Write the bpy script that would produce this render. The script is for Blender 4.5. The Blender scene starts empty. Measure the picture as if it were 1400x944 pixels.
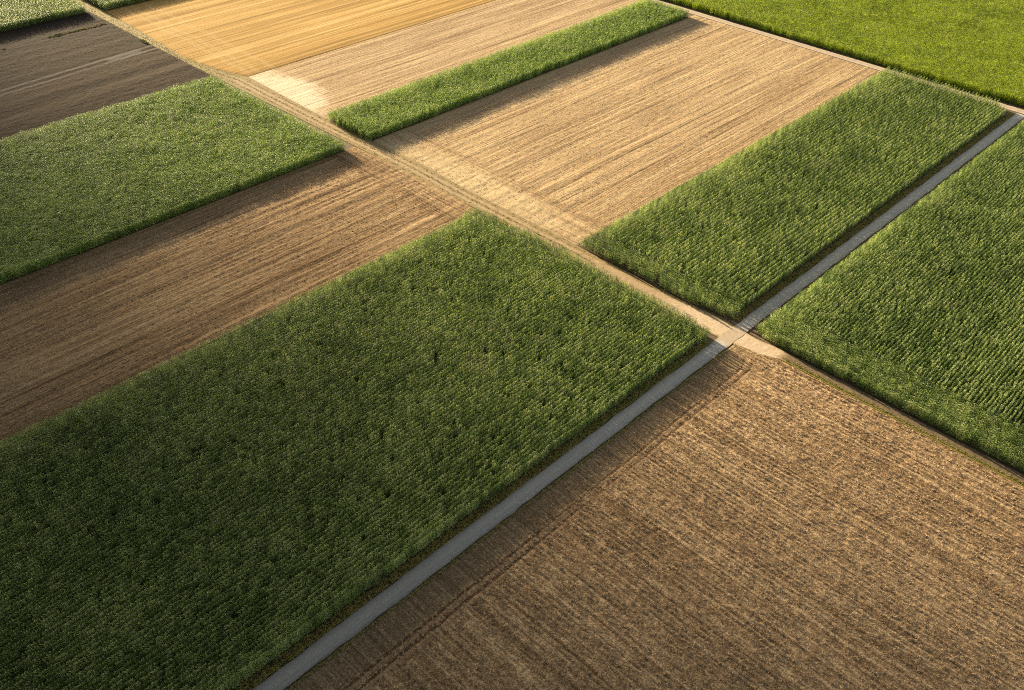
import bpy, math, random
import numpy as np
from mathutils import Matrix, Vector

rng = np.random.default_rng(7)
scene = bpy.context.scene
COL = scene.collection
H = 113.0

# ------------------------------------------------------------------ helpers
def tag(o, label=None, cat=None, group=None, kind=None):
    if label: o['label'] = label
    if cat: o['category'] = cat
    if group: o['group'] = group
    if kind: o['kind'] = kind
    return o

def mesh_np(name, verts, faces, mats, link=True, smooth=False, midx=None):
    me = bpy.data.meshes.new(name)
    verts = np.asarray(verts, dtype=np.float32); faces = np.asarray(faces, dtype=np.int32)
    n = faces.shape[1] if len(faces) else 4
    me.vertices.add(len(verts)); me.vertices.foreach_set('co', verts.ravel())
    if len(faces):
        me.loops.add(faces.size); me.loops.foreach_set('vertex_index', faces.ravel())
        me.polygons.add(len(faces))
        me.polygons.foreach_set('loop_start', np.arange(len(faces), dtype=np.int32) * n)
        if midx is not None:
            me.polygons.foreach_set('material_index', np.asarray(midx, dtype=np.int32))
        me.polygons.foreach_set('use_smooth', np.full(len(faces), smooth))
    for m in mats: me.materials.append(m)
    me.update(calc_edges=True)
    o = bpy.data.objects.new(name, me)
    if link: COL.objects.link(o)
    return o

def vnoise(x, y, cell, seed):
    """value noise on arrays, cell in metres (a pair for stretched noise)"""
    cx, cy = cell if isinstance(cell, tuple) else (cell, cell)
    u = x / cx + 1000; v = y / cy + 1000
    iu = np.floor(u).astype(np.int64); iv = np.floor(v).astype(np.int64)
    fu = u - iu; fv = v - iv
    fu = fu * fu * (3 - 2 * fu); fv = fv * fv * (3 - 2 * fv)
    def h(a, b):
        k = (a * 374761393 + b * 668265263 + seed * 974711) & 0xffffffff
        k = ((k ^ (k >> 13)) * 1274126177) & 0xffffffff
        k = (k ^ (k >> 16)) & 0xffff
        return k / 65535.0
    return (h(iu, iv) * (1 - fu) + h(iu + 1, iv) * fu) * (1 - fv) + (h(iu, iv + 1) * (1 - fu) + h(iu + 1, iv + 1) * fu) * fv

# ------------------------------------------------------------------ node helper
class NT:
    def __init__(self, mat):
        self.nt = mat.node_tree; self.N = self.nt.nodes; self.L = self.nt.links
        self.N.clear()
        self.out = self.N.new('ShaderNodeOutputMaterial')
    def _in(self, sock, v):
        if v is None: return
        if isinstance(v, bpy.types.NodeSocket): self.L.new(v, sock)
        else: sock.default_value = v
    def math(self, op, a, b=None, c=None, clamp=False):
        n = self.N.new('ShaderNodeMath'); n.operation = op; n.use_clamp = clamp
        for i, v in enumerate((a, b, c)): self._in(n.inputs[i], v)
        return n.outputs[0]
    def pos(self):
        g = self.N.new('ShaderNodeNewGeometry'); s = self.N.new('ShaderNodeSeparateXYZ')
        self.L.new(g.outputs['Position'], s.inputs[0]); return s.outputs[0], s.outputs[1], s.outputs[2]
    def vec(self, x, y, z=0.0):
        n = self.N.new('ShaderNodeCombineXYZ')
        self._in(n.inputs[0], x); self._in(n.inputs[1], y); self._in(n.inputs[2], z); return n.outputs[0]
    def noise(self, v, scale=1.0, detail=2.0, rough=0.5, dist=0.0):
        n = self.N.new('ShaderNodeTexNoise')
        self._in(n.inputs['Vector'], v); n.inputs['Scale'].default_value = scale
        n.inputs['Detail'].default_value = detail; n.inputs['Roughness'].default_value = rough
        n.inputs['Distortion'].default_value = dist
        return n.outputs[0]
    def ramp(self, f, stops, interp='LINEAR'):
        n = self.N.new('ShaderNodeValToRGB'); cr = n.color_ramp; cr.interpolation = interp
        while len(cr.elements) > 1: cr.elements.remove(cr.elements[-1])
        for i, (p, c) in enumerate(stops):
            e = cr.elements[0] if i == 0 else cr.elements.new(p)
            e.position = p; e.color = (*c, 1) if len(c) == 3 else c
        self._in(n.inputs[0], f); return n.outputs[0]
    def mix(self, f, a, b, blend='MIX'):
        n = self.N.new('ShaderNodeMix'); n.data_type = 'RGBA'; n.blend_type = blend; n.clamp_factor = True
        self._in(n.inputs[0], f)
        for s, v in ((n.inputs[6], a), (n.inputs[7], b)):
            if isinstance(v, tuple) and len(v) == 3: v = (*v, 1)
            self._in(s, v)
        return n.outputs[2]
    def smooth(self, v, a, b):
        n = self.N.new('ShaderNodeMapRange'); n.interpolation_type = 'SMOOTHSTEP'
        self._in(n.inputs[0], v); self._in(n.inputs[1], a); self._in(n.inputs[2], b)
        return n.outputs[0]
    def band(self, v, c, w, soft):
        """1 where |v-c|<w, soft edge"""
        d = self.math('ABSOLUTE', self.math('SUBTRACT', v, c))
        return self.smooth(d, w + soft, w)
    def bump(self, h, dist, strength=1.0):
        n = self.N.new('ShaderNodeBump'); n.inputs['Strength'].default_value = strength
        n.inputs['Distance'].default_value = dist; self._in(n.inputs['Height'], h); return n.outputs[0]
    def bsdf(self, col, rough=0.9, normal=None, spec=0.2):
        n = self.N.new('ShaderNodeBsdfPrincipled'); self._in(n.inputs['Base Color'], col)
        self._in(n.inputs['Roughness'], rough); n.inputs['Specular IOR Level'].default_value = spec
        if normal is not None: self._in(n.inputs['Normal'], normal)
        return n.outputs[0]
    def done(self, s): self.L.new(s, self.out.inputs[0])

def newmat(name):
    m = bpy.data.materials.new(name); m.use_nodes = True; return m, NT(m)

# ------------------------------------------------------------------ field materials
def stubble_mat(name, dark, mid, light, along='X', streak=0.5, fine=0.35, speck=0.9, patch=.4, rowk=2.1, headland=None, pale=None, extra=None, bumpd=0.10, speck_scale=2.2):
    m, t = newmat(name)
    x, y, z = t.pos()
    a, c = (x, y) if along == 'X' else (y, x)
    wob = t.math('MULTIPLY', t.math('SUBTRACT', t.noise(t.vec(t.math('MULTIPLY', a, .03), t.math('MULTIPLY', c, .03)), 1, 1), .5), 1.2)
    cw = t.math('ADD', c, wob)
    if headland:                                   # turning strip: the rows run the other way
        hx, sgn = headland
        lim = t.math('ADD', x, t.math('MULTIPLY', t.math('SUBTRACT', t.noise(t.vec(0.0, t.math('MULTIPLY', y, .35)), 1, 2), .5), 5.0))
        hm = t.smooth(lim, hx - sgn * 1.0, hx + sgn * 1.0)
    def rows(k, kl, seed, det):
        r = t.noise(t.vec(t.math('MULTIPLY', a, kl), t.math('MULTIPLY', cw, k), seed), 1, det, .55)
        if headland:
            r2 = t.noise(t.vec(t.math('MULTIPLY', cw, kl), t.math('MULTIPLY', a, k), seed), 1, det, .55)
            n = t.N.new('ShaderNodeMix'); n.data_type = 'FLOAT'
            t._in(n.inputs[0], hm); t._in(n.inputs[2], r); t._in(n.inputs[3], r2); r = n.outputs[0]
        return r
    s1 = rows(.30, .006, 1.7, 3)
    s2 = rows(rowk, .03, 5.1, 2)
    ln = t.smooth(rows(.42, .002, 8.3, 1), .57, .63)
    sp = t.noise(t.vec(x, y, z), speck_scale, 4, .68)
    sp2 = t.noise(t.vec(x, y, 9.0), speck_scale * .33, 3, .6)
    pt = t.noise(t.vec(x, y, 3.0), .035, 3, .5)
    f = t.math('ADD', t.math('MULTIPLY', t.math('SUBTRACT', s1, .5), streak * 1.6), t.math('MULTIPLY', t.math('SUBTRACT', s2, .5), fine * 2.0))
    f = t.math('ADD', f, t.math('MULTIPLY', t.math('SUBTRACT', sp, .5), speck * 1.9))
    f = t.math('ADD', f, t.math('MULTIPLY', t.math('SUBTRACT', sp2, .5), speck * .55))
    f = t.math('ADD', f, t.math('MULTIPLY', t.math('SUBTRACT', pt, .5), patch))
    f = t.math('ADD', t.math('SUBTRACT', f, t.math('MULTIPLY', ln, streak * .38)), .5)
    col = t.ramp(f, [(0.08, dark), (.5, mid), (.92, light)])
    if pale:                                       # heaps of bright chaff left along the headland
        (px, py, rx, ry, pc, pw) = pale
        dx = t.math('POWER', t.math('ABSOLUTE', t.math('DIVIDE', t.math('SUBTRACT', x, px), rx)), 2.0); dy = t.math('POWER', t.math('ABSOLUTE', t.math('DIVIDE', t.math('SUBTRACT', y, py), ry)), 2.0)
        w1 = t.math('MULTIPLY', t.math('SUBTRACT', t.noise(t.vec(x, y), .16, 5, .65), .5), 1.6)
        w2 = t.math('MULTIPLY', t.math('SUBTRACT', t.noise(t.vec(t.math('MULTIPLY', x, 1.6), t.math('MULTIPLY', y, .12)), 1, 4, .65), .5), 1.4)
        mm = t.smooth(t.math('ADD', t.math('ADD', t.math('ADD', dx, dy), w1), w2), 1.25, .35)
        col = t.mix(t.math('MULTIPLY', mm, pw), col, pc)
    if extra: col = extra(t, x, y, col, sp)
    hgt = t.math('ADD', t.math('MULTIPLY', sp, .8), t.math('MULTIPLY', s2, .9))
    t.done(t.bsdf(col, .95, t.bump(hgt, bumpd), .02))
    return m

def ruts_extra(t, x, y, col, sp):
    # a pair of wheel ruts beside the road, smoother strip between ruts and road
    w = t.math('MULTIPLY', t.math('SUBTRACT', t.noise(t.vec(t.math('MULTIPLY', x, .06), 0.0), 1, 2), .5), 1.0)
    bend = t.math('MULTIPLY', t.math('POWER', t.math('MAXIMUM', t.math('SUBTRACT', x, 127.0), 0.0), 2.0), .03)
    yy = t.math('ADD', t.math('SUBTRACT', y, bend), w)
    xm = t.smooth(x, 132.0, 128.5)
    strip = t.math('MULTIPLY', t.smooth(yy, 61.2, 61.8), .45)
    col = t.mix(strip, col, (0.094, 0.070, 0.042))
    for c0 in (60.9, 59.5):
        col = t.mix(t.math('MULTIPLY', t.band(yy, c0, .16, .22), t.math('MULTIPLY', xm, .75)), col, (0.060, 0.034, 0.018))
        col = t.mix(t.math('MULTIPLY', t.band(yy, c0 - .55, .15, .2), t.math('MULTIPLY', xm, .6)), col, (0.254, 0.170, 0.097))
    return col

def plough_extra(t, x, y, col, sp):
    yy = t.math('SUBTRACT', y, t.math('MULTIPLY', t.math('SUBTRACT', x, 115.0), .075))
    w = t.math('MULTIPLY', t.math('SUBTRACT', t.noise(t.vec(t.math('MULTIPLY', x, .05), t.math('MULTIPLY', y, .2)), 1, 2), .5), 1.4)
    yw = t.math('ADD', yy, w)
    fade = t.smooth(x, 131, 125)
    for c0, w0, sf, cc, k in ((302.5, 3.6, 2, (0.038, 0.029, 0.020), .6), (289.5, 2.9, 1.0, (0.049, 0.035, 0.024), .75), (275.0, 2.0, 1.0, (0.057, 0.042, 0.028), .9),
                             (309.5, .5, .6, (0.057, 0.046, 0.037), .35), (316.5, .5, .6, (0.057, 0.046, 0.037), .3), (285.2, .8, .6, (0.066, 0.048, 0.033), .75)):
        col = t.mix(t.math('MULTIPLY', t.band(yw, c0, w0, sf), k), col, cc)
    for c0 in (297.0, 293.6):
        col = t.mix(t.math('MULTIPLY', t.band(yy, c0, .45, .4), .85), col, (0.103, 0.087, 0.073))
    col = t.mix(t.math('MULTIPLY', t.band(yy, 295.3, .5, .5), .6), col, (0.022, 0.016, 0.012))
    tip = t.math('MULTIPLY', t.band(yy, 295.3, 2.0, .5), t.band(x, 118, 5, 2))
    col = t.mix(t.math('MULTIPLY', tip, .6), col, (0.109, 0.099, 0.090))
    col = t.mix(t.math('MULTIPLY', t.smooth(yw, 319, 322), .55), col, (0.034, 0.027, 0.022))
    return col

def gold_extra(t, x, y, col, sp):
    w = t.math('MULTIPLY', t.math('SUBTRACT', t.noise(t.vec(t.math('MULTIPLY', x, .03), t.math('MULTIPLY', y, .1)), 1, 2), .5), 1.6)
    yw = t.math('ADD', y, w)
    ph = t.math('FRACT', t.math('DIVIDE', yw, 10.5))
    line = t.band(ph, .5, .02, .035)
    col = t.mix(t.math('MULTIPLY', line, .5), col, (0.157, 0.102, 0.036))
    # pale diagonal tracks on the near headland
    xd = t.math('ADD', x, t.math('MULTIPLY', t.math('SUBTRACT', t.noise(t.vec(0.0, t.math('MULTIPLY', y, .08)), 1, 2), .5), 5))
    for c0 in (140.0, 143.2, 148.5):
        col = t.mix(t.math('MULTIPLY', t.band(xd, c0, .45, .9), .25), col, (0.375, 0.284, 0.145))
    return t.mix(t.math('MULTIPLY', t.smooth(yw, 255.0, 252.8), .2), col, (0.121, 0.072, 0.030))

M_STUB_NEAR = stubble_mat('straw_stubble', (0.088, 0.053, 0.026), (0.226, 0.149, 0.080), (0.517, 0.374, 0.213), 'Y', streak=.16, fine=.55, speck=1.05, patch=.22, rowk=1.7, extra=ruts_extra, bumpd=.12, speck_scale=4.2)
M_STUB_1 = stubble_mat('stubble_rows', (0.100, 0.059, 0.031), (0.218, 0.145, 0.078), (0.360, 0.256, 0.143), 'X', streak=.30, fine=.75, speck=.85, headland=(124.0, 1), speck_scale=3.4)
M_STUB_2 = stubble_mat('stubble_banded', (0.162, 0.105, 0.055), (0.303, 0.214, 0.119), (0.443, 0.333, 0.188), 'X', streak=.36, fine=.6, speck=.85, headland=(151.0, -1), pale=(138, 150, 11, 40, (0.455, 0.362, 0.215), .5), speck_scale=3.0)
M_STUB_3 = stubble_mat('stubble_pinkish', (0.166, 0.106, 0.058), (0.308, 0.219, 0.127), (0.430, 0.332, 0.200), 'X', streak=.4, fine=.75, speck=.7, pale=(137, 236, 13, 23, (0.502, 0.424, 0.309), .9), speck_scale=2.6)
M_PLOUGH = stubble_mat('turned_soil', (0.015, 0.011, 0.007), (0.032, 0.022, 0.015), (0.060, 0.044, 0.032), 'X', streak=.24, fine=.35, speck=1.0, extra=plough_extra, speck_scale=1.8)
M_GOLD = stubble_mat('golden_straw', (0.221, 0.132, 0.043), (0.329, 0.208, 0.072), (0.432, 0.301, 0.127), 'X', streak=.85, fine=.65, speck=.30, extra=gold_extra, bumpd=.06)

def soil_mat():
    m, t = newmat('dry_farm_soil')
    x, y, z = t.pos()
    n = t.noise(t.vec(x, y), 1.3, 5, .65); p = t.noise(t.vec(x, y), .02, 3)
    col = t.ramp(n, [(.25, (0.063, 0.045, 0.029)), (.55, (0.126, 0.092, 0.057)), (.8, (0.189, 0.139, 0.082))])
    col = t.mix(t.smooth(p, .45, .6), col, (0.070, 0.076, 0.029))
    t.done(t.bsdf(col, .95, t.bump(n, .06), .1)); return m

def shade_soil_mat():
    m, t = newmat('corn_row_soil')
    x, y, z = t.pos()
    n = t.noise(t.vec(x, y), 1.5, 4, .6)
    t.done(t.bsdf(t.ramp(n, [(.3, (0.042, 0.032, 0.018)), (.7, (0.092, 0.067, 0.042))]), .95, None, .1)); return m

def road_mat():
    m, t = newmat('worn_concrete')
    x, y, z = t.pos()
    n = t.noise(t.vec(x, y), 1.2, 5, .6); st = t.noise(t.vec(t.math('MULTIPLY', x, .05), t.math('MULTIPLY', y, 1.6)), 1, 3)
    col = t.ramp(t.math('ADD', t.math('MULTIPLY', n, .5), t.math('MULTIPLY', st, .5)), [(.3, (0.291, 0.273, 0.229)), (.55, (0.361, 0.339, 0.288)), (.75, (0.412, 0.384, 0.328))])
    for c0, k in ((67.35, .35), (69.15, .35)):
        col = t.mix(t.math('MULTIPLY', t.band(y, c0, .3, .3), k), col, (0.244, 0.239, 0.228))
    e = t.math('MAXIMUM', t.smooth(y, 69.0, 69.7), t.smooth(y, 67.3, 66.6))
    col = t.mix(t.math('MULTIPLY', e, t.math('MULTIPLY', t.noise(t.vec(x, y), .8, 4), 1.1)), col, (0.117, 0.094, 0.064))
    # dirt carried on to the road where the track crosses it
    dm = t.band(t.math('ADD', x, t.math('MULTIPLY', t.math('SUBTRACT', n, .5), 3.0)), 136.1, 2.6, 1.6)
    col = t.mix(t.math('MULTIPLY', dm, .95), col, t.ramp(n, [(.3, (0.277, 0.205, 0.133)), (.7, (0.366, 0.294, 0.211))]))
    t.done(t.bsdf(col, .85, None, .25)); return m

def track_mat():
    """farm track along Y: two pale wheel ruts, grassy middle and edges; a gravel stretch at the crossing"""
    m, t = newmat('farm_track_dirt')
    x, y, z = t.pos()
    g = t.N.new('ShaderNodeAttribute'); g.attribute_name = 'across'; u = g.outputs['Fac']
    n = t.noise(t.vec(x, y), 1.4, 5, .65); w = t.math('MULTIPLY', t.math('SUBTRACT', t.noise(t.vec(x, y), .25, 2), .5), 1.0)
    uu = t.math('ADD', u, w)
    grass = t.ramp(n, [(.25, (0.143, 0.105, 0.046)), (.55, (0.218, 0.164, 0.076)), (.8, (0.277, 0.214, 0.109))])
    dirt = t.ramp(n, [(.25, (0.197, 0.134, 0.076)), (.55, (0.302, 0.219, 0.131)), (.8, (0.380, 0.295, 0.190))])
    rut = t.math('MAXIMUM', t.band(uu, -.85, .32, .35), t.band(uu, .85, .32, .35))
    col = t.mix(t.math('MULTIPLY', rut, .85), grass, dirt)
    lower = t.smooth(y, 112.0, 100.0)                # bare beside the maize
    col = t.mix(t.math('MULTIPLY', lower, t.band(uu, -.3, 1.5, .8)), col, dirt)
    grav = t.math('MULTIPLY', t.smooth(y, 90.0, 78.0), t.smooth(y, 56.8, 58.6))
    gm = t.math('MULTIPLY', grav, t.band(uu, 0.0, 1.9, .6))
    col = t.mix(gm, col, t.ramp(n, [(.3, (0.341, 0.249, 0.160)), (.7, (0.459, 0.367, 0.262))]))
    past = t.smooth(y, 58.2, 55.5)
    pc = t.ramp(n, [(.25, (0.072, 0.052, 0.029)), (.6, (0.144, 0.108, 0.066)), (.8, (0.197, 0.150, 0.092))])
    pc = t.mix(t.band(uu, -1.5, .5, .5), pc, t.ramp(n, [(.3, (0.105, 0.098, 0.019)), (.7, (0.197, 0.164, 0.039))]))
    col = t.mix(past, col, pc)
    far = t.smooth(y, 247.0, 262.0)                  # overgrown beside the golden field
    fg = t.ramp(n, [(.25, (0.098, 0.082, 0.023)), (.55, (0.171, 0.134, 0.039)), (.8, (0.243, 0.183, 0.062))])
    col = t.mix(t.math('MULTIPLY', far, t.math('SUBTRACT', 1.0, t.math('MULTIPLY', rut, .35))), col, fg)
    t.done(t.bsdf(col, .95, t.bump(n, .05), .1)); return m

def far_track_mat():
    m, t = newmat('pale_track_gravel')
    x, y, z = t.pos()
    n = t.noise(t.vec(x, y), 1.1, 4, .6)
    col = t.ramp(n, [(.3, (0.288, 0.223, 0.164)), (.7, (0.380, 0.308, 0.236))])
    col = t.mix(t.math('MULTIPLY', t.band(x, 294.4, .35, .4), .35), col, (0.216, 0.171, 0.105))
    t.done(t.bsdf(col, .95, t.bump(n, .03), .1)); return m

M_SOIL = soil_mat(); M_SHADE = shade_soil_mat(); M_ROAD = road_mat(); M_TRACK = track_mat(); M_FAR = far_track_mat()

# ------------------------------------------------------------------ the ground and the field sheets
def interp(pts):
    ys, xs = zip(*sorted(pts)); return lambda y: np.interp(y, ys, xs)

main_edge = interp([(70, 131.6), (74, 132.7), (80, 133.2), (95, 133.0), (111, 133.6), (125, 132.9), (143, 131.2)])   # track side of the fields west of the track
west_edge = lambda y: np.interp(y, [-90, 57, 66.5, 142, 150, 189, 200, 258, 262, 300, 345, 480], [136.6, 136.2, 134.0, 133.0, 134.0, 132.6, 131, 130.5, 130.0, 129.2, 129.0, 128])
east_edge = lambda y: np.interp(y, [-90, 57, 63.5, 71, 85, 113, 150, 170, 190, 213, 252, 265, 280, 300, 335, 480], [139.2, 139.2, 138.8, 139.2, 138.4, 138.6, 138.2, 138.9, 138.2, 137.4, 138.0, 134.0, 131.8, 132.4, 133.5, 133])

def sheet(name, xl, xr, y0, y1, res, z0, mat, hfun, label):
    """a field as a relief of clods, rows and ruts; xl/xr are edges as numbers or functions of y"""
    fl = xl if callable(xl) else (lambda y, v=xl: np.full_like(y, v))
    fr = xr if callable(xr) else (lambda y, v=xr: np.full_like(y, v))
    ny = max(2, int((y1 - y0) / res) + 1)
    ys = np.linspace(y0, y1, ny); a = fl(ys); b = fr(ys)
    nx = max(2, int((b - a).max() / res) + 1)
    u = np.linspace(0, 1, nx)
    X = a[:, None] + (b - a)[:, None] * u[None, :]; Y = np.repeat(ys[:, None], nx, 1)
    Z = z0 + hfun(X, Y)
    edge = np.minimum(np.minimum(X - a[:, None], b[:, None] - X), np.minimum(Y - y0, y1 - Y))
    Z = np.where(edge < .01, .012, np.maximum(Z, .035))
    V = np.stack([X, Y, Z], -1).reshape(-1, 3)
    i = np.arange(ny * nx).reshape(ny, nx)
    F = np.stack([i[:-1, :-1], i[:-1, 1:], i[1:, 1:], i[1:, :-1]], -1).reshape(-1, 4)
    o = mesh_np(name, V, F, [mat], smooth=True)
    return tag(o, label=label, kind='structure')

def clods(along, amp, rowamp, rowp, seed, rough=1.0):
    def f(X, Y):
        a, c = (X, Y) if along == 'X' else (Y, X)
        n = vnoise(X, Y, .45, seed) - .5
        n2 = vnoise(X, Y, 1.4, seed + 1) - .5
        r = (vnoise(a + c * .7, c, (19.0, rowp), seed + 2) + vnoise(a - c * 1.3 + 7, c + .4, (31.0, rowp), seed + 5)) * .7 - .7
        r2 = vnoise(a, c, (40.0, rowp * 3.1), seed + 3) - .5
        return amp * (n * 1.1 + n2 * .7) * rough + rowamp * (r + r2 * .9)
    return f

g = mesh_np('ground', [(-3000, -3000, 0), (3000, -3000, 0), (3000, 3000, 0), (-3000, 3000, 0)], [(0, 1, 2, 3)], [M_SOIL])
tag(g, kind='structure')

def near_h(X, Y):
    h = clods('Y', .10, .05, .9, 11)(X, Y)
    yy = Y - .03 * np.maximum(X - 127, 0) ** 2 + (vnoise(X, Y * 0, 16.0, 5) - .5) * .8
    m = np.clip((132 - X) / 3.5, 0, 1)
    h = np.where(yy > 61.4, h * .45, h)
    for c in (60.9, 59.5): h = h - .06 * m * np.exp(-((yy - c) / .28) ** 2) + .035 * m * np.exp(-((yy - c + .6) / .25) ** 2)
    return h
sheet('stubble_field', -60, west_edge, -75, 66.3, .30, .13, M_STUB_NEAR, near_h, 'wide brown straw stubble field in the foreground right of the grey road')
sheet('stubble_field', 0, west_edge, 140.0, 190.0, .35, .13, M_STUB_1, clods('X', .09, .11, .9, 21), 'brown ridged stubble field between the two dark green maize fields left of the track')
sheet('stubble_field', lambda y: east_edge(y) + .1, 292.4, 113.0, 189.5, .45, .13, M_STUB_2, clods('X', .08, .08, .9, 31), 'tan striped stubble field right of the track between two maize strips')
sheet('stubble_field', lambda y: east_edge(y) + .1, 292.4, 208.0, 252.4, .55, .13, M_STUB_3, clods('X', .06, .07, .9, 41), 'pinkish stubble field with bright chaff at its corner beside the golden field')
sheet('ploughed_field', 20, west_edge, 258.0, 345.0, .45, .13, M_PLOUGH, clods('X', .10, .07, 1.4, 51), 'grey brown turned field with pale stripes at the left')
sheet('golden_field', lambda y: east_edge(y) + .1, 292.4, 252.42, 342.0, .6, .13, M_GOLD, clods('X', .03, .07, 1.6, 61), 'golden yellow harvested grain field at the top')

def strip_x(name, x0, x1, y0, y1, z, th, mat, label, n=60):
    """slab running along X with softly uneven edges"""
    xs = np.linspace(x0, x1, int((x1 - x0) / 1.0) + 1)
    e0 = y0 + (vnoise(xs, xs * 0, 2.5, 71) - .5) * .35; e1 = y1 + (vnoise(xs, xs * 0, 2.5, 72) - .5) * .35
    V = np.concatenate([np.stack([xs, e0, np.full_like(xs, z - th)], -1), np.stack([xs, e0, np.full_like(xs, z)], -1),
                        np.stack([xs, e1, np.full_like(xs, z)], -1), np.stack([xs, e1, np.full_like(xs, z - th)], -1)])
    k = len(xs); F = []
    for r in range(3):
        for i in range(k - 1): F.append((r * k + i, r * k + i + 1, (r + 1) * k + i + 1, (r + 1) * k + i))
    F = [f[::-1] for f in F] if False else F
    return tag(mesh_np(name, V, F, [mat]), label=label, kind='structure')

def strip_y(name, cl, cr, y0, y1, z, mat, label, step=.7, cols=9, rut=0.0):
    ys = np.arange(y0, y1, step); a = cl(ys); b = cr(ys)
    u = np.linspace(0, 1, cols)
    X = a[:, None] + (b - a)[:, None] * u; Y = np.repeat(ys[:, None], cols, 1)
    ac = (X - ((a + b) / 2)[:, None])
    Z = z + (vnoise(X, Y, .8, 81) - .5) * .05 - rut * (np.exp(-((np.abs(ac) - .85) / .35) ** 2))
    V = np.stack([X, Y, Z], -1).reshape(-1, 3)
    i = np.arange(len(ys) * cols).reshape(len(ys), cols)
    F = np.stack([i[:-1, :-1], i[:-1, 1:], i[1:, 1:], i[1:, :-1]], -1).reshape(-1, 4)
    o = mesh_np(name, V, F, [mat], smooth=True)
    at_ = o.data.attributes.new('across', 'FLOAT', 'POINT'); at_.data.foreach_set('value', ac.ravel().astype(np.float32))
    return tag(o, label=label, kind='structure')

strip_x('road', -80, 291.8, 66.65, 69.65, .118, .11, M_ROAD, 'straight grey concrete farm road between maize and stubble')
trackL = lambda y: np.interp(y, [-90, 57, 63, 70, 142, 189, 262, 300, 345, 480], [136.3, 136.3, 133.9, 133.3, 133.3, 132.8, 130.2, 129.3, 129.1, 128.2])
trackR = lambda y: east_edge(y) - .05
strip_y('dirt_track', trackL, trackR, -75, 440, .09, M_TRACK, 'sandy farm track with two wheel ruts crossing the grey road', cols=13, rut=.01)
strip_y('gravel_track', lambda y: 292.7 + 0 * y, lambda y: 295.9 + 0 * y, -40, 330, .08, M_FAR, 'pale gravel track at the far right below the yellow green field', cols=7)

# ------------------------------------------------------------------ maize
def leaf_mat(name, deep, mid, tip, patch, trans):
    m, t = newmat(name)
    x, y, z = t.pos()
    oi = t.N.new('ShaderNodeObjectInfo')
    p = t.noise(t.vec(x, y), .06, 3, .55); q = t.noise(t.vec(x, y, z), 1.1, 2, .6)
    f = t.math('ADD', t.math('MULTIPLY', q, .7), t.math('MULTIPLY', t.math('SUBTRACT', oi.outputs['Random'], .2), .62))
    f = t.math('ADD', f, t.math('MULTIPLY', t.math('SUBTRACT', p, .5), .8))
    col = t.ramp(f, [(.2, deep), (.5, mid), (.85, tip)])  # palest stop is raised to imitate glossy leaf highlights
    col = t.mix(t.math('MULTIPLY', t.smooth(t.noise(t.vec(x, y, 4.0), .11, 3, .6), .56, .72), .55), col, patch)  # paler patches put leaf sheen into the colour
    b = t.N.new('ShaderNodeBsdfPrincipled'); t._in(b.inputs['Base Color'], col); b.inputs['Roughness'].default_value = .45
    b.inputs['Specular IOR Level'].default_value = .12
    tr = t.N.new('ShaderNodeBsdfTranslucent'); t._in(tr.inputs[0], t.mix(1.0, col, trans, 'MULTIPLY'))
    ms = t.N.new('ShaderNodeMixShader'); ms.inputs[0].default_value = .46
    t.L.new(b.outputs[0], ms.inputs[1]); t.L.new(tr.outputs[0], ms.inputs[2]); t.done(ms.outputs[0])
    return m
def plain_mat(name, c, rough=.8):
    m, t = newmat(name); t.done(t.bsdf((*c, 1), rough, None, .2)); return m

L_DARK = leaf_mat('maize_leaf', (.080, .122, .034), (.188, .262, .080), (.39, .44, .19), (.35, .37, .19), (1.4, 1.48, .68))
L_LIGHT = leaf_mat('light_maize_leaf', (.130, .200, .038), (.260, .365, .088), (.41, .48, .18), (.38, .42, .19), (1.4, 1.48, .68))
L_YELLOW = leaf_mat('yellow_maize_leaf', (.17, .225, .011), (.32, .395, .024), (.47, .54, .065), (.40, .43, .09), (1.4, 1.5, .45))
M_TASSEL = plain_mat('maize_tassel', (.30, .30, .13)); M_STALK = plain_mat('maize_stalk', (.10, .13, .035))

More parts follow.
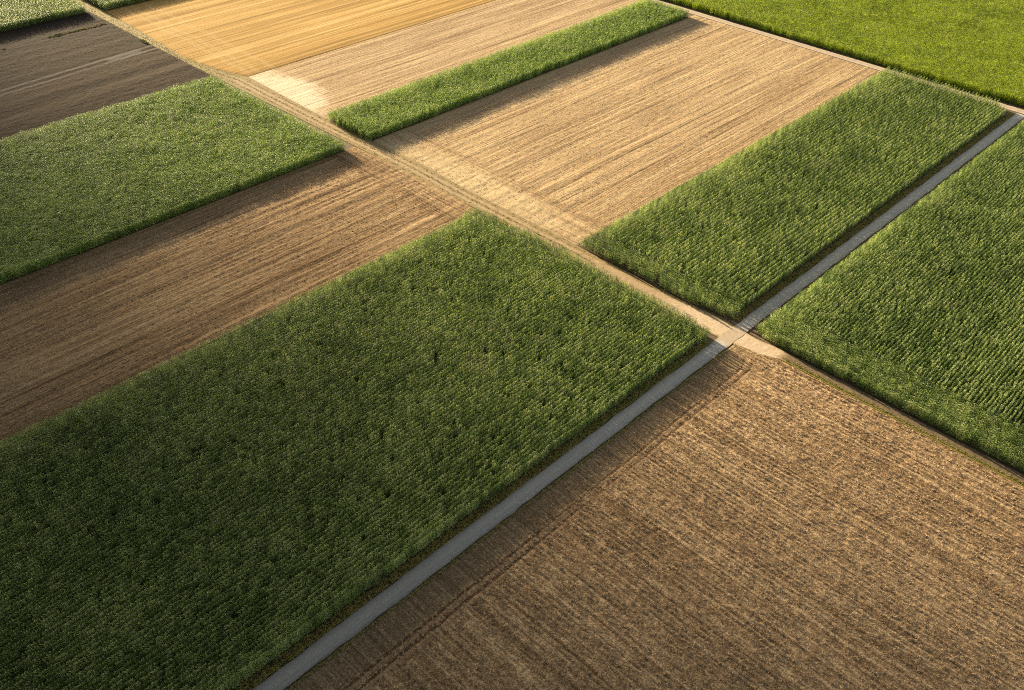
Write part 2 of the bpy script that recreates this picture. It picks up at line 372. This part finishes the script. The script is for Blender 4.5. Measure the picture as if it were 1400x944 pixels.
def maize_chunk(seed, leafm, ht=2.2, n=5, tassel=1.0):
    """about a metre of planted row: n plants with stalk, arching leaves and tassel"""
    r = random.Random(seed); V = []; F = []; MI = []
    def quad(a, b, c, d, mi):
        k = len(V); V.extend((a, b, c, d)); F.append((k, k + 1, k + 2, k + 3)); MI.append(mi)
    for p in range(n):
        bx = (p + .5) / n - .5 + r.uniform(-.05, .05); by = r.uniform(-.06, .06)
        h = ht * r.uniform(.975, 1.02); lx, ly = r.uniform(-.07, .07), r.uniform(-.05, .05)
        w = .016
        quad((bx - w, by, 0), (bx + w, by, 0), (bx + lx + w, by + ly, h), (bx + lx - w, by + ly, h), 1)
        quad((bx, by - w, 0), (bx, by + w, 0), (bx + lx, by + ly + w, h), (bx + lx, by + ly - w, h), 1)
        az = r.gauss(0, .4) + r.choice((0, math.pi))
        nl = 12
        for k in range(nl):
            f = .10 + .86 * k / (nl - 1)
            az += math.pi + r.uniform(-.5, .5)
            up = max(0, f - .55) / .45
            L = (r.uniform(.56, .82) if abs(math.cos(az)) > .6 else r.uniform(.40, .55)) * (1.0 - .28 * up); wd = r.uniform(.09, .13)
            e = math.radians(r.uniform(40, 58)); drop = r.uniform(.85, 1.3)
            q = Vector((bx + lx * f, by + ly * f, h * f)); d = Vector((math.cos(az), math.sin(az), 0)); s = Vector((-d.y, d.x, 0))
            segs = 4; pr = None
            tw = r.uniform(-.5, .5)
            for j in range(segs + 1):
                u = j / segs
                ww = wd * (.65 + .9 * u if u < .35 else 1.0 - ((u - .35) / .65) ** 1.6 * .9) * .5
                sd = (s * math.cos(tw * u) + Vector((0, 0, 1)) * math.sin(tw * u)) * ww
                cur = (tuple(q - sd), tuple(q + sd))
                if pr: quad(pr[0], pr[1], cur[1], cur[0], 0)
                pr = cur
                ang = e - drop * 2.0 * u
                q = q + (d * math.cos(ang) + Vector((0, 0, math.sin(ang)))) * (L / segs)
        if r.random() < tassel:
            for k in range(4):
                a2 = r.uniform(0, 6.28); o2 = r.uniform(.03, .13)
                tx, ty = bx + lx, by + ly
                quad((tx - .012, ty, h - .05), (tx + .012, ty, h - .05), (tx + math.cos(a2) * o2 + .01, ty + math.sin(a2) * o2, h + r.uniform(.16, .28)),
                     (tx + math.cos(a2) * o2 - .01, ty + math.sin(a2) * o2, h + r.uniform(.16, .28)), 2)
    return mesh_np('maize_row_piece', V, F, [leafm, M_STALK, M_TASSEL], link=False, midx=MI)

def pieces(name, leafm, ht, tassel, count=12, seed=0):
    c = bpy.data.collections.new(name)                 # only a source for the scatter, never linked to the scene
    for k in range(count): c.objects.link(maize_chunk(seed + k, leafm, ht, 5, tassel))
    return c

def scatter_group(name, coll):
    ng = bpy.data.node_groups.new(name, 'GeometryNodeTree')
    ng.interface.new_socket('Geometry', in_out='INPUT', socket_type='NodeSocketGeometry')
    ng.interface.new_socket('Geometry', in_out='OUTPUT', socket_type='NodeSocketGeometry')
    N, L = ng.nodes, ng.links
    gi = N.new('NodeGroupInput'); go = N.new('NodeGroupOutput')
    ci = N.new('GeometryNodeCollectionInfo'); ci.inputs['Collection'].default_value = coll
    ci.inputs['Separate Children'].default_value = True; ci.inputs['Reset Children'].default_value = True
    ip = N.new('GeometryNodeInstanceOnPoints'); ip.inputs['Pick Instance'].default_value = True
    def attr(n, t):
        a = N.new('GeometryNodeInputNamedAttribute'); a.data_type = t; a.inputs['Name'].default_value = n
        return a.outputs['Attribute']
    m2p = N.new('GeometryNodeMeshToPoints')
    L.new(gi.outputs[0], m2p.inputs[0]); L.new(m2p.outputs[0], ip.inputs['Points']); L.new(ci.outputs[0], ip.inputs['Instance'])
    L.new(attr('idx', 'INT'), ip.inputs['Instance Index'])
    e2r = N.new('FunctionNodeEulerToRotation'); L.new(attr('rot', 'FLOAT_VECTOR'), e2r.inputs[0]); L.new(e2r.outputs[0], ip.inputs['Rotation'])
    L.new(attr('scl', 'FLOAT_VECTOR'), ip.inputs['Scale'])
    L.new(ip.outputs[0], go.inputs[0])
    return ng

def scatter(name, P, rot, scl, idx, ng, label, cat=None, group=None):
    me = bpy.data.meshes.new(name); me.vertices.add(len(P)); me.vertices.foreach_set('co', P.astype(np.float32).ravel())
    for n, t, d in (('rot', 'FLOAT_VECTOR', rot), ('scl', 'FLOAT_VECTOR', scl)):
        a = me.attributes.new(n, t, 'POINT'); a.data.foreach_set('vector', d.astype(np.float32).ravel())
    a = me.attributes.new('idx', 'INT', 'POINT'); a.data.foreach_set('value', idx.astype(np.int32))
    o = bpy.data.objects.new(name, me); COL.objects.link(o)
    md = o.modifiers.new('scatter', 'NODES'); md.node_group = ng
    return tag(o, label=label, group=group, kind='stuff')

# where the photo (with a wide margin) looks; far beyond it nothing needs growing
R = np.array([[0.7028959, 0.4370099, -0.5612127], [-0.7111252, 0.4488702, -0.5411252], [0.0154346, 0.7794472, 0.6262778]])
def seen(x, y, margin=260):
    d = np.stack([x, y, np.full_like(x, -H)], -1) @ R
    z = -d[..., 2]; px = 700 + 1220 * d[..., 0] / z; py = 472 - 1220 * d[..., 1] / z
    return (z > 1) & (px > -margin) & (px < 1400 + margin) & (py > -margin) & (py < 944 + margin)

def corn_field(xl, xr, y0, y1, ng, seed, label, ht=1.0, rowdir='X', head=0.0, head_r=0.0, inside=None, thin=.015, count=12, gap=.75, yj=.03, hj=.018, tidy=False):
    """rows of maize 0.75 m apart; head = width of the turning strips at the x ends where rows run along y"""
    fl = xl if callable(xl) else (lambda y, v=xl: np.full_like(y, v)); fr = xr if callable(xr) else (lambda y, v=xr: np.full_like(y, v))
    ya, yb = np.arange(y0 + .4, y1 - .3, gap), None
    lo = float(min(fl(np.array([y0, y1])).min(), fl(np.linspace(y0, y1, 40)).min())); hi = float(fr(np.linspace(y0, y1, 40)).max())
    r = np.random.default_rng(seed)
    def block(rows_along_x):
        if rows_along_x:
            A, B = np.meshgrid(np.arange(lo, hi, 1.0), ya)
            B = B + (vnoise(A, B, (12.0, 3.0), seed) - .5) * (.06 if tidy else .25)
            A = A + r.uniform(0, 1, ya.shape)[:, None]
            return A.ravel(), B.ravel(), np.zeros(A.size)
        A, B = np.meshgrid(np.arange(lo + .4, hi, gap), np.arange(y0 + .5, y1, 1.0))
        A = A + (vnoise(A, B, (3.0, 12.0), seed) - .5) * .25
        return A.ravel(), B.ravel(), np.full(A.size, math.pi / 2)
    x, y, rz = block(rowdir == 'X')
    el, er = fl(y), fr(y)
    if head or head_r:
        k = (x > el + head) & (x < er - head_r); x, y, rz = x[k], y[k], rz[k]
        x2, y2, rz2 = block(False); l2, r2 = fl(y2), fr(y2)
        k = (x2 <= l2 + head) | (x2 >= r2 - head_r)
        x = np.concatenate([x, x2[k]]); y = np.concatenate([y, y2[k]]); rz = np.concatenate([rz, rz2[k]])
        el, er = fl(y), fr(y)
    jit = (vnoise(x, y, 2.2, seed + 9) - .5) * .5 + (vnoise(x, y, 11.0, seed + 8) - .5) * .25
    k = (x > el + .2 + jit) & (x < er - .2 + jit) & (r.random(x.size) > thin) & seen(x, y)
    if inside is not None: k &= inside(x, y)
    # a few small failed patches
    k &= vnoise(x, y, 2.6, seed + 20) * .6 + vnoise(x, y, 9.0, seed + 21) * .55 > .055
    x, y, rz = x[k], y[k], rz[k]; n = x.size
    P = np.stack([x + r.normal(0, .06, n), y + r.normal(0, yj, n), np.full(n, .02)], -1)
    flip = r.integers(0, 2, n) * math.pi
    lodge = np.clip(vnoise(x, y, 4.0, seed + 30) - .74, 0, 1) * .5
    rot = np.stack([r.normal(0, .018, n) - lodge, r.normal(0, .02, n), rz + flip * 0 + r.normal(0, .05, n)], -1)
    hv = ht * ((.96 + .05 * vnoise(x, y, 5.0, seed + 40) if tidy else .93 + .13 * vnoise(x, y, 5.0, seed + 40)) + .16 * (vnoise(x, y, 30.0, seed + 41) - .5)) * r.normal(1, hj, n)
    scl = np.stack([r.choice([-1., 1.], n) * r.uniform(.96, 1.12, n), r.choice([-1., 1.], n) * r.uniform(.72, .86, n) * (.78 if tidy else 1), hv], -1)
    scl[:, 0] = np.abs(scl[:, 0]); rot[:, 2] += 0; scl[:, 1] = np.abs(scl[:, 1])
    rot[:, 2] = np.where(flip > 0, rot[:, 2] + math.pi, rot[:, 2]); rot[:, 0] = np.where(flip > 0, -rot[:, 0], rot[:, 0])
    return scatter('corn_field', P, rot, scl, r.integers(0, count, n), ng, label)

G_DARK = scatter_group('maize_rows_dark', pieces('maize_dark', L_DARK, 2.6, .2, seed=100))
G_LIGHT = scatter_group('maize_rows_light', pieces('maize_light', L_LIGHT, 2.6, .25, seed=200))
G_YELL = scatter_group('maize_rows_yellow', pieces('maize_yellow', L_YELLOW, 2.5, .3, seed=300))

FIELDS = [
    ('main', -60, lambda y: main_edge(y), 71.0, 139.6, G_DARK, 1, 'large dark green corn field filling the left foreground beside the grey road', dict(head_r=4.5, gap=.85, tidy=True)),
    ('right', lambda y: east_edge(y) + np.where(y < 80, .9 - .06 * (y - 71), .3), lambda y: 292.3 - np.maximum(0, 76 - y) * 1.1, 71.2, 112.6, G_DARK, 2, 'rowed green corn strip right of the sandy track and above the grey road', dict(head=6.0, gap=1.0, hj=.010, tidy=True)),
    ('far', lambda y: np.full_like(y, 139.3) + np.maximum(0, y - 62.5) * .4, 291.0, -40, 65.2, G_DARK, 3, 'green corn field at the right edge below the grey road', dict(head=9.0, yj=.06, hj=.025, inside=lambda x, y: y > 10 + (x - 139.6) * .377 - 45)),
    ('strip', lambda y: np.full_like(y, 137.0), 288.8, 189.2, 209.5, G_LIGHT, 4, 'narrow bright green corn strip at the top between two stubble fields', dict(yj=.10, hj=.04)),
    ('left', -20, lambda y: np.interp(y, [189, 258], [129.6, 127.6]), 189.5, 256.5, G_LIGHT, 5, 'green corn field at the left between the ploughed field and the brown stubble', dict(yj=.10, hj=.04)),
    ('corner', 20, lambda y: np.full_like(y, 128.4), 344.0, 400, G_DARK, 6, 'dark green corn field in the top left corner', {}),
    ('block', lambda y: np.full_like(y, 133.6), 292, 341.5, 400, G_DARK, 7, 'dark green corn field cut by the top edge above the golden field', {}),
    ('yellow', lambda y: np.full_like(y, 296.9), 440, 10, 300, G_YELL, 8, 'yellow green corn field in the top right corner', dict(rowdir='Y')),
]
for key, xl, xr, y0, y1, ng, sd, lab, kw in FIELDS:
    corn_field(xl, xr, y0, y1, ng, sd, lab, **kw)
    l = xl if callable(xl) else (lambda y, v=xl: np.full_like(y, v)); rr = xr if callable(xr) else (lambda y, v=xr: np.full_like(y, v))
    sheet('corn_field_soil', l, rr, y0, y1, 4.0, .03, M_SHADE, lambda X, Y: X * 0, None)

# ------------------------------------------------------------------ grass on the verges
def grass_mat(name, a, b, c):
    m, t = newmat(name); x, y, z = t.pos(); oi = t.N.new('ShaderNodeObjectInfo')
    f = t.math('ADD', t.math('MULTIPLY', oi.outputs['Random'], .55), t.math('MULTIPLY', t.noise(t.vec(x, y), .3, 3), .6))
    t.done(t.bsdf(t.ramp(f, [(.2, a), (.55, b), (.9, c)]), .7, None, .2)); return m
M_GRASS = grass_mat('verge_grass_blade', (.15, .14, .03), (.29, .25, .06), (.42, .35, .12))
def tuft(seed, mat, h=.32, n=26, rad=.28):
    r = random.Random(seed); V = []; F = []
    for k in range(n):
        a = r.uniform(0, 6.28); q = r.uniform(0, rad); bx, by = math.cos(a) * q, math.sin(a) * q
        az = r.uniform(0, 6.28); hh = h * r.uniform(.5, 1.1); ln = hh * r.uniform(.3, .9); w = r.uniform(.012, .022)
        dx, dy = math.cos(az), math.sin(az); i = len(V)
        V += [(bx - dy * w, by + dx * w, 0), (bx + dy * w, by - dx * w, 0), (bx + dx * ln * .4 + dy * w * .8, by + dy * ln * .4 - dx * w * .8, hh * .7),
              (bx + dx * ln * .4 - dy * w * .8, by + dy * ln * .4 + dx * w * .8, hh * .7), (bx + dx * ln + .002, by + dy * ln, hh), (bx + dx * ln - .002, by + dy * ln, hh)]
        F += [(i, i + 1, i + 2, i + 3), (i + 3, i + 2, i + 4, i + 5)]
    return mesh_np('grass_tuft', V, F, [mat], link=False)
gc = bpy.data.collections.new('verge_tufts')
for k in range(6): gc.objects.link(tuft(500 + k, M_GRASS))
G_GRASS = scatter_group('verge_grass', gc)
def verge(xs, ys, seed, label, hmin=.6, hmax=1.4):
    r = np.random.default_rng(seed); k = seen(xs, ys, 200); xs, ys = xs[k], ys[k]; n = xs.size
    P = np.stack([xs, ys, np.full(n, .05)], -1); s = r.uniform(hmin, hmax, n)
    scatter('verge_grass', P, np.stack([np.zeros(n), np.zeros(n), r.uniform(0, 6.28, n)], -1), np.stack([s * 1.1, s * 1.1, s], -1), r.integers(0, 6, n), G_GRASS, label)
r = np.random.default_rng(77)
def rnd(n, a, b): return r.uniform(a, b, n)
# middle and edges of the track
ys = rnd(1500, 100, 262); mid = (trackL(ys) + trackR(ys)) / 2
off = np.where(r.random(ys.size) < .45, r.normal(0, .28, ys.size), np.where(r.random(ys.size) < .5, -1.9, 1.9) + r.normal(0, .3, ys.size))
y2 = rnd(1500, 258, 420); x2 = trackL(y2) + (trackR(y2) - trackL(y2)) * r.random(y2.size)
verge(np.concatenate([mid + off, x2]), np.concatenate([ys, y2]), 1, 'dry yellowish grass along the sandy track', .25, .6)
ys = rnd(1800, -30, 57); xs = 136.7 + np.abs(r.normal(0, .35, ys.size))
verge(xs, ys, 2, 'thin yellow green grass line between the foreground stubble and the right corn field', .25, .6)
xs = rnd(13000, -20, 290); ya = np.where(r.random(xs.size) < .75, 69.75 + 1.5 * r.random(xs.size) ** 1.3, 66.2 - np.abs(r.normal(0, .12, xs.size)))
k = (xs < 131) | ((xs > 141)); verge(xs[k], ya[k], 3, 'short grass edging the grey road', .4, .9)
xs = rnd(900, 60, 128); yy = 328.6 + r.normal(0, .5, xs.size); k = r.random(xs.size) < np.clip((xs - 60) / 55, .05, 1) * (vnoise(xs, xs * 0, 5, 3) > .35)
verge(xs[k], yy[k], 5, 'thin line of green weeds across the ploughed field', .6, 1.3)

M_STRAW = grass_mat('straw_stalk', (0.209, 0.138, 0.076), (0.399, 0.285, 0.166), (0.627, 0.475, 0.294))
sc_ = bpy.data.collections.new('straw_tufts')
for k in range(6): sc_.objects.link(tuft(600 + k, M_STRAW, .20, 16, .22))
G_STRAW = scatter_group('straw_tufts', sc_)
def straw(xl, xr, y0, y1, along, dens, gap, seed, label, s0=.6, s1=1.3):
    r = np.random.default_rng(seed); n = int((xr - xl) * (y1 - y0) * dens)
    x = r.uniform(xl, xr, n); y = r.uniform(y0, y1, n)
    if along == 'Y': x = np.round(x / gap) * gap + r.normal(0, gap * .13 + .04, n)
    else: y = np.round(y / gap) * gap + r.normal(0, gap * .13 + .04, n)
    k = seen(x, y, 140) & (vnoise(x, y, (1.2, 1.2), seed) + .5 * (vnoise(x, y, 6.0, seed + 1) - .5) > r.random(n) * .9 + .05)
    if y1 > 66 and y0 < 0: k &= (y < 61.3) & (x < west_edge(y) - .3)
    x, y = x[k], y[k]; n = x.size; s = r.uniform(s0, s1, n)
    scatter('straw_stalks', np.stack([x, y, np.full(n, .11)], -1), np.stack([r.normal(0, .25, n), r.normal(0, .25, n), r.uniform(0, 6.28, n)], -1), np.stack([s, s, s * r.uniform(.6, 1.2, n)], -1), r.integers(0, 6, n), G_STRAW, label)
straw(0, 137, -45, 66.3, 'Y', 8.5, .95, 31, 'cut straw stalks standing in the wide brown foreground field')
straw(5, 132, 141, 188, 'X', 6.0, 1.5, 32, 'cut straw stalks standing in the brown field left of the track', .4, .85)
straw(139, 291, 114, 188, 'X', 4.0, 1.8, 33, 'cut straw stalks standing in the tan field right of the track', .35, .75)

def weed_clump(x, y, rx, ry, h, seed, label):
    r = random.Random(seed); V = []; F = []
    for k in range(900):
        a = r.uniform(0, 6.28); q = math.sqrt(r.random()); px, py = math.cos(a) * q * rx, math.sin(a) * q * ry
        top = h * (1 - .7 * q * q) * r.uniform(.5, 1.1); z = top * r.uniform(.15, 1)
        d = Vector((r.gauss(0, 1), r.gauss(0, 1), r.gauss(.3, .6))).normalized(); e = d.cross(Vector((r.gauss(0, 1), r.gauss(0, 1), r.gauss(0, 1)))).normalized()
        L = r.uniform(.12, .26); b = Vector((px, py, z)); i = len(V)
        V += [tuple(b), tuple(b + d * L * .5 + e * L * .28), tuple(b + d * L), tuple(b + d * L * .5 - e * L * .28)]; F.append((i, i + 1, i + 2, i + 3))
        if k % 12 == 0:
            i = len(V); V += [(px - .01, py, 0), (px + .01, py, 0), (px + .01, py, top), (px - .01, py, top)]; F.append((i, i + 1, i + 2, i + 3))
    o = mesh_np('weed_clump', V, F, [M_WEED]); o.location = (x, y, .1)
    tag(o, label, 'weeds', 'weed clumps in and beside the ploughed field')
M_WEED = grass_mat('weed_leaf', (.08, .11, .02), (.15, .18, .04), (.25, .26, .08))
weed_clump(128.9, 303.0, .8, 3.0, .6, 1, 'long dark green weed clump where the ploughed field meets the grassy track')
weed_clump(110.5, 329.0, 1.3, .7, .5, 2, 'round bright green weed clump on the weedy line across the ploughed field')

# ------------------------------------------------------------------ sun, sky and two added unseen clouds that darken the foreground
SUN_AZ = math.atan2(.11, 1.0); SUN_EL = math.radians(12.3)
SD = Vector((math.sin(SUN_AZ) * math.cos(SUN_EL), math.cos(SUN_AZ) * math.cos(SUN_EL), math.sin(SUN_EL)))
sun = bpy.data.lights.new('sun', 'SUN'); sun.energy = 5.0; sun.angle = math.radians(.53); sun.color = (1.0, .81, .52)
so = bpy.data.objects.new('sun', sun); COL.objects.link(so)
so.rotation_euler = SD.to_track_quat('Z', 'Y').to_euler(); so.location = SD * 900

w = bpy.data.worlds.new('World'); scene.world = w; w.use_nodes = True
wn = w.node_tree; wn.nodes.clear()
bg = wn.nodes.new('ShaderNodeBackground'); sk = wn.nodes.new('ShaderNodeTexSky'); wo = wn.nodes.new('ShaderNodeOutputWorld')
sk.sky_type = 'NISHITA'; sk.sun_disc = False; sk.sun_elevation = SUN_EL; sk.sun_rotation = SUN_AZ
sk.air_density = 1.0; sk.dust_density = .4; sk.ozone_density = 1.0; sk.altitude = 400
bg.inputs['Strength'].default_value = .05
hs = wn.nodes.new('ShaderNodeHueSaturation'); hs.inputs['Saturation'].default_value = .35   # thin summer haze whitens the blue
wn.links.new(sk.outputs[0], hs.inputs['Color']); wn.links.new(hs.outputs[0], bg.inputs[0]); wn.links.new(bg.outputs[0], wo.inputs[0])

def shade_cloud():  # unseen helper added to block sun from the near-left fields
    SIG = .05; HC = 380.0
    gx = np.arange(-330, 175, 5.0); gy = np.arange(-260, 620, 8.0)
    X, Y = np.meshgrid(gx, gy)
    ue = X - .68 * np.maximum(0, 60 - Y) - 14 * np.exp(-((Y - 78) / 48) ** 2) + (vnoise(X, Y, 60.0, 91) - .5) * 14
    T = np.clip((ue - 14) / (140 - 14), 0, 1); T = T * T * (3 - 2 * T)
    T = .04 + .96 * T
    far = np.clip(np.minimum(np.minimum(X + 330, Y + 260), 620 - Y) / 70, 0, 1)
    thick = -np.log(T) / SIG * far  # thickness shaped so the added shade fades across the fields
    s0 = HC / SD.z
    puff = (vnoise(X, Y, 45.0, 92) - .5) * 10 * np.clip(thick / 30, 0, 1)
    base = np.stack([X, Y, X * 0], -1)
    D = np.array(SD)
    top = base + D * (s0 + (thick * .5 + puff + .02))[..., None]; bot = base + D * (s0 + (-thick * .5 + puff - .02))[..., None]
    ny, nx = X.shape; i = np.arange(ny * nx).reshape(ny, nx); o = ny * nx
    F1 = np.stack([i[:-1, :-1], i[:-1, 1:], i[1:, 1:], i[1:, :-1]], -1).reshape(-1, 4)
    F2 = F1[:, ::-1] + o
    rim = np.concatenate([i[0, :], i[1:, -1], i[-1, -2::-1], i[-2:0:-1, 0]])
    rn = np.roll(rim, -1); F3 = np.stack([rn, rim, rim + o, rn + o], -1)
    V = np.concatenate([top.reshape(-1, 3), bot.reshape(-1, 3)])
    m = bpy.data.materials.new('shade_cloud_vapour'); m.use_nodes = True; nt = m.node_tree; nt.nodes.clear()
    ou = nt.nodes.new('ShaderNodeOutputMaterial'); pv = nt.nodes.new('ShaderNodeVolumePrincipled')
    pv.inputs['Density'].default_value = SIG; pv.inputs['Color'].default_value = (.95, .95, .96, 1); pv.inputs['Anisotropy'].default_value = .4
    nt.links.new(pv.outputs[0], ou.inputs['Volume'])
    c = mesh_np('shade_cloud', V, np.concatenate([F1, F2, F3]), [m], smooth=True)
    tag(c, 'unseen flat grey white cloudbank added to keep sun off the foreground', 'shade_cloud')
shade_cloud()

def low_shade_deck():
    """an unseen low grey deck added above and behind the camera to dim skylight on the near-left fields"""
    x0, x1, y0, y1 = -300.0, 82.0, -230.0, 400.0
    gx = np.linspace(x0, x1, 64); gy = np.linspace(y0, y1, 84)
    X, Y = np.meshgrid(gx, gy)
    u = (X - (x0 + x1) / 2) / ((x1 - x0) / 2); v = (Y - (y0 + y1) / 2) / ((y1 - y0) / 2)
    th = np.sqrt(np.clip(1 - np.maximum(np.abs(u), np.abs(v)) ** 8, 0, 1))
    X = X + u ** 3 * 9 * np.sin(Y * .045 + 1) + u ** 5 * (vnoise(Y, X * 0, 22.0, 97) - .5) * 14
    lump = (vnoise(X, Y, 40.0, 95) - .5) * 18 + (vnoise(X, Y, 16.0, 96) - .5) * 7
    top = np.stack([X, Y, 142 + th * (34 + lump) + .03], -1).reshape(-1, 3); bot = np.stack([X, Y, 142 - th * (11 + lump * .3) - .03], -1).reshape(-1, 3)
    ny, nx = X.shape; i = np.arange(ny * nx).reshape(ny, nx); o = ny * nx
    F1 = np.stack([i[:-1, :-1], i[:-1, 1:], i[1:, 1:], i[1:, :-1]], -1).reshape(-1, 4)
    rim = np.concatenate([i[0, :], i[1:, -1], i[-1, -2::-1], i[-2:0:-1, 0]]); rn = np.roll(rim, -1)
    F = np.concatenate([F1, F1[:, ::-1] + o, np.stack([rn, rim, rim + o, rn + o], -1)])
    m = bpy.data.materials.new('grey_shade_vapour'); m.use_nodes = True; nt = m.node_tree; nt.nodes.clear()
    ou = nt.nodes.new('ShaderNodeOutputMaterial'); pv = nt.nodes.new('ShaderNodeVolumePrincipled')
    pv.inputs['Density'].default_value = .12; pv.inputs['Color'].default_value = (.3, .3, .31, 1)
    nt.links.new(pv.outputs[0], ou.inputs['Volume'])
    tag(mesh_np('shade_cloud', np.concatenate([top, bot]), F, [m], smooth=True), 'unseen low dark grey vapour deck added to dim skylight on the near fields', 'shade_cloud')
low_shade_deck()

# ------------------------------------------------------------------ camera
cam = bpy.data.cameras.new('camera'); cam.sensor_width = 36; cam.sensor_fit = 'HORIZONTAL'; cam.lens = 1220 / 1400 * 36
cam.clip_start = 1; cam.clip_end = 8000
co = bpy.data.objects.new('camera', cam); COL.objects.link(co)
m4 = Matrix([list(R[i]) + [[0, 0, H][i]] for i in range(3)] + [[0, 0, 0, 1]]); co.matrix_world = m4
scene.camera = co

scene.view_settings.view_transform = 'Standard'; scene.view_settings.look = 'None'
scene.view_settings.exposure = 2.55; scene.view_settings.gamma = 1; scene.view_settings.use_curve_mapping = False
scene.cycles.use_denoising = False; scene.cycles.filter_width = 1.0
scene.cycles.max_bounces = 3; scene.cycles.diffuse_bounces = 2; scene.cycles.transmission_bounces = 2
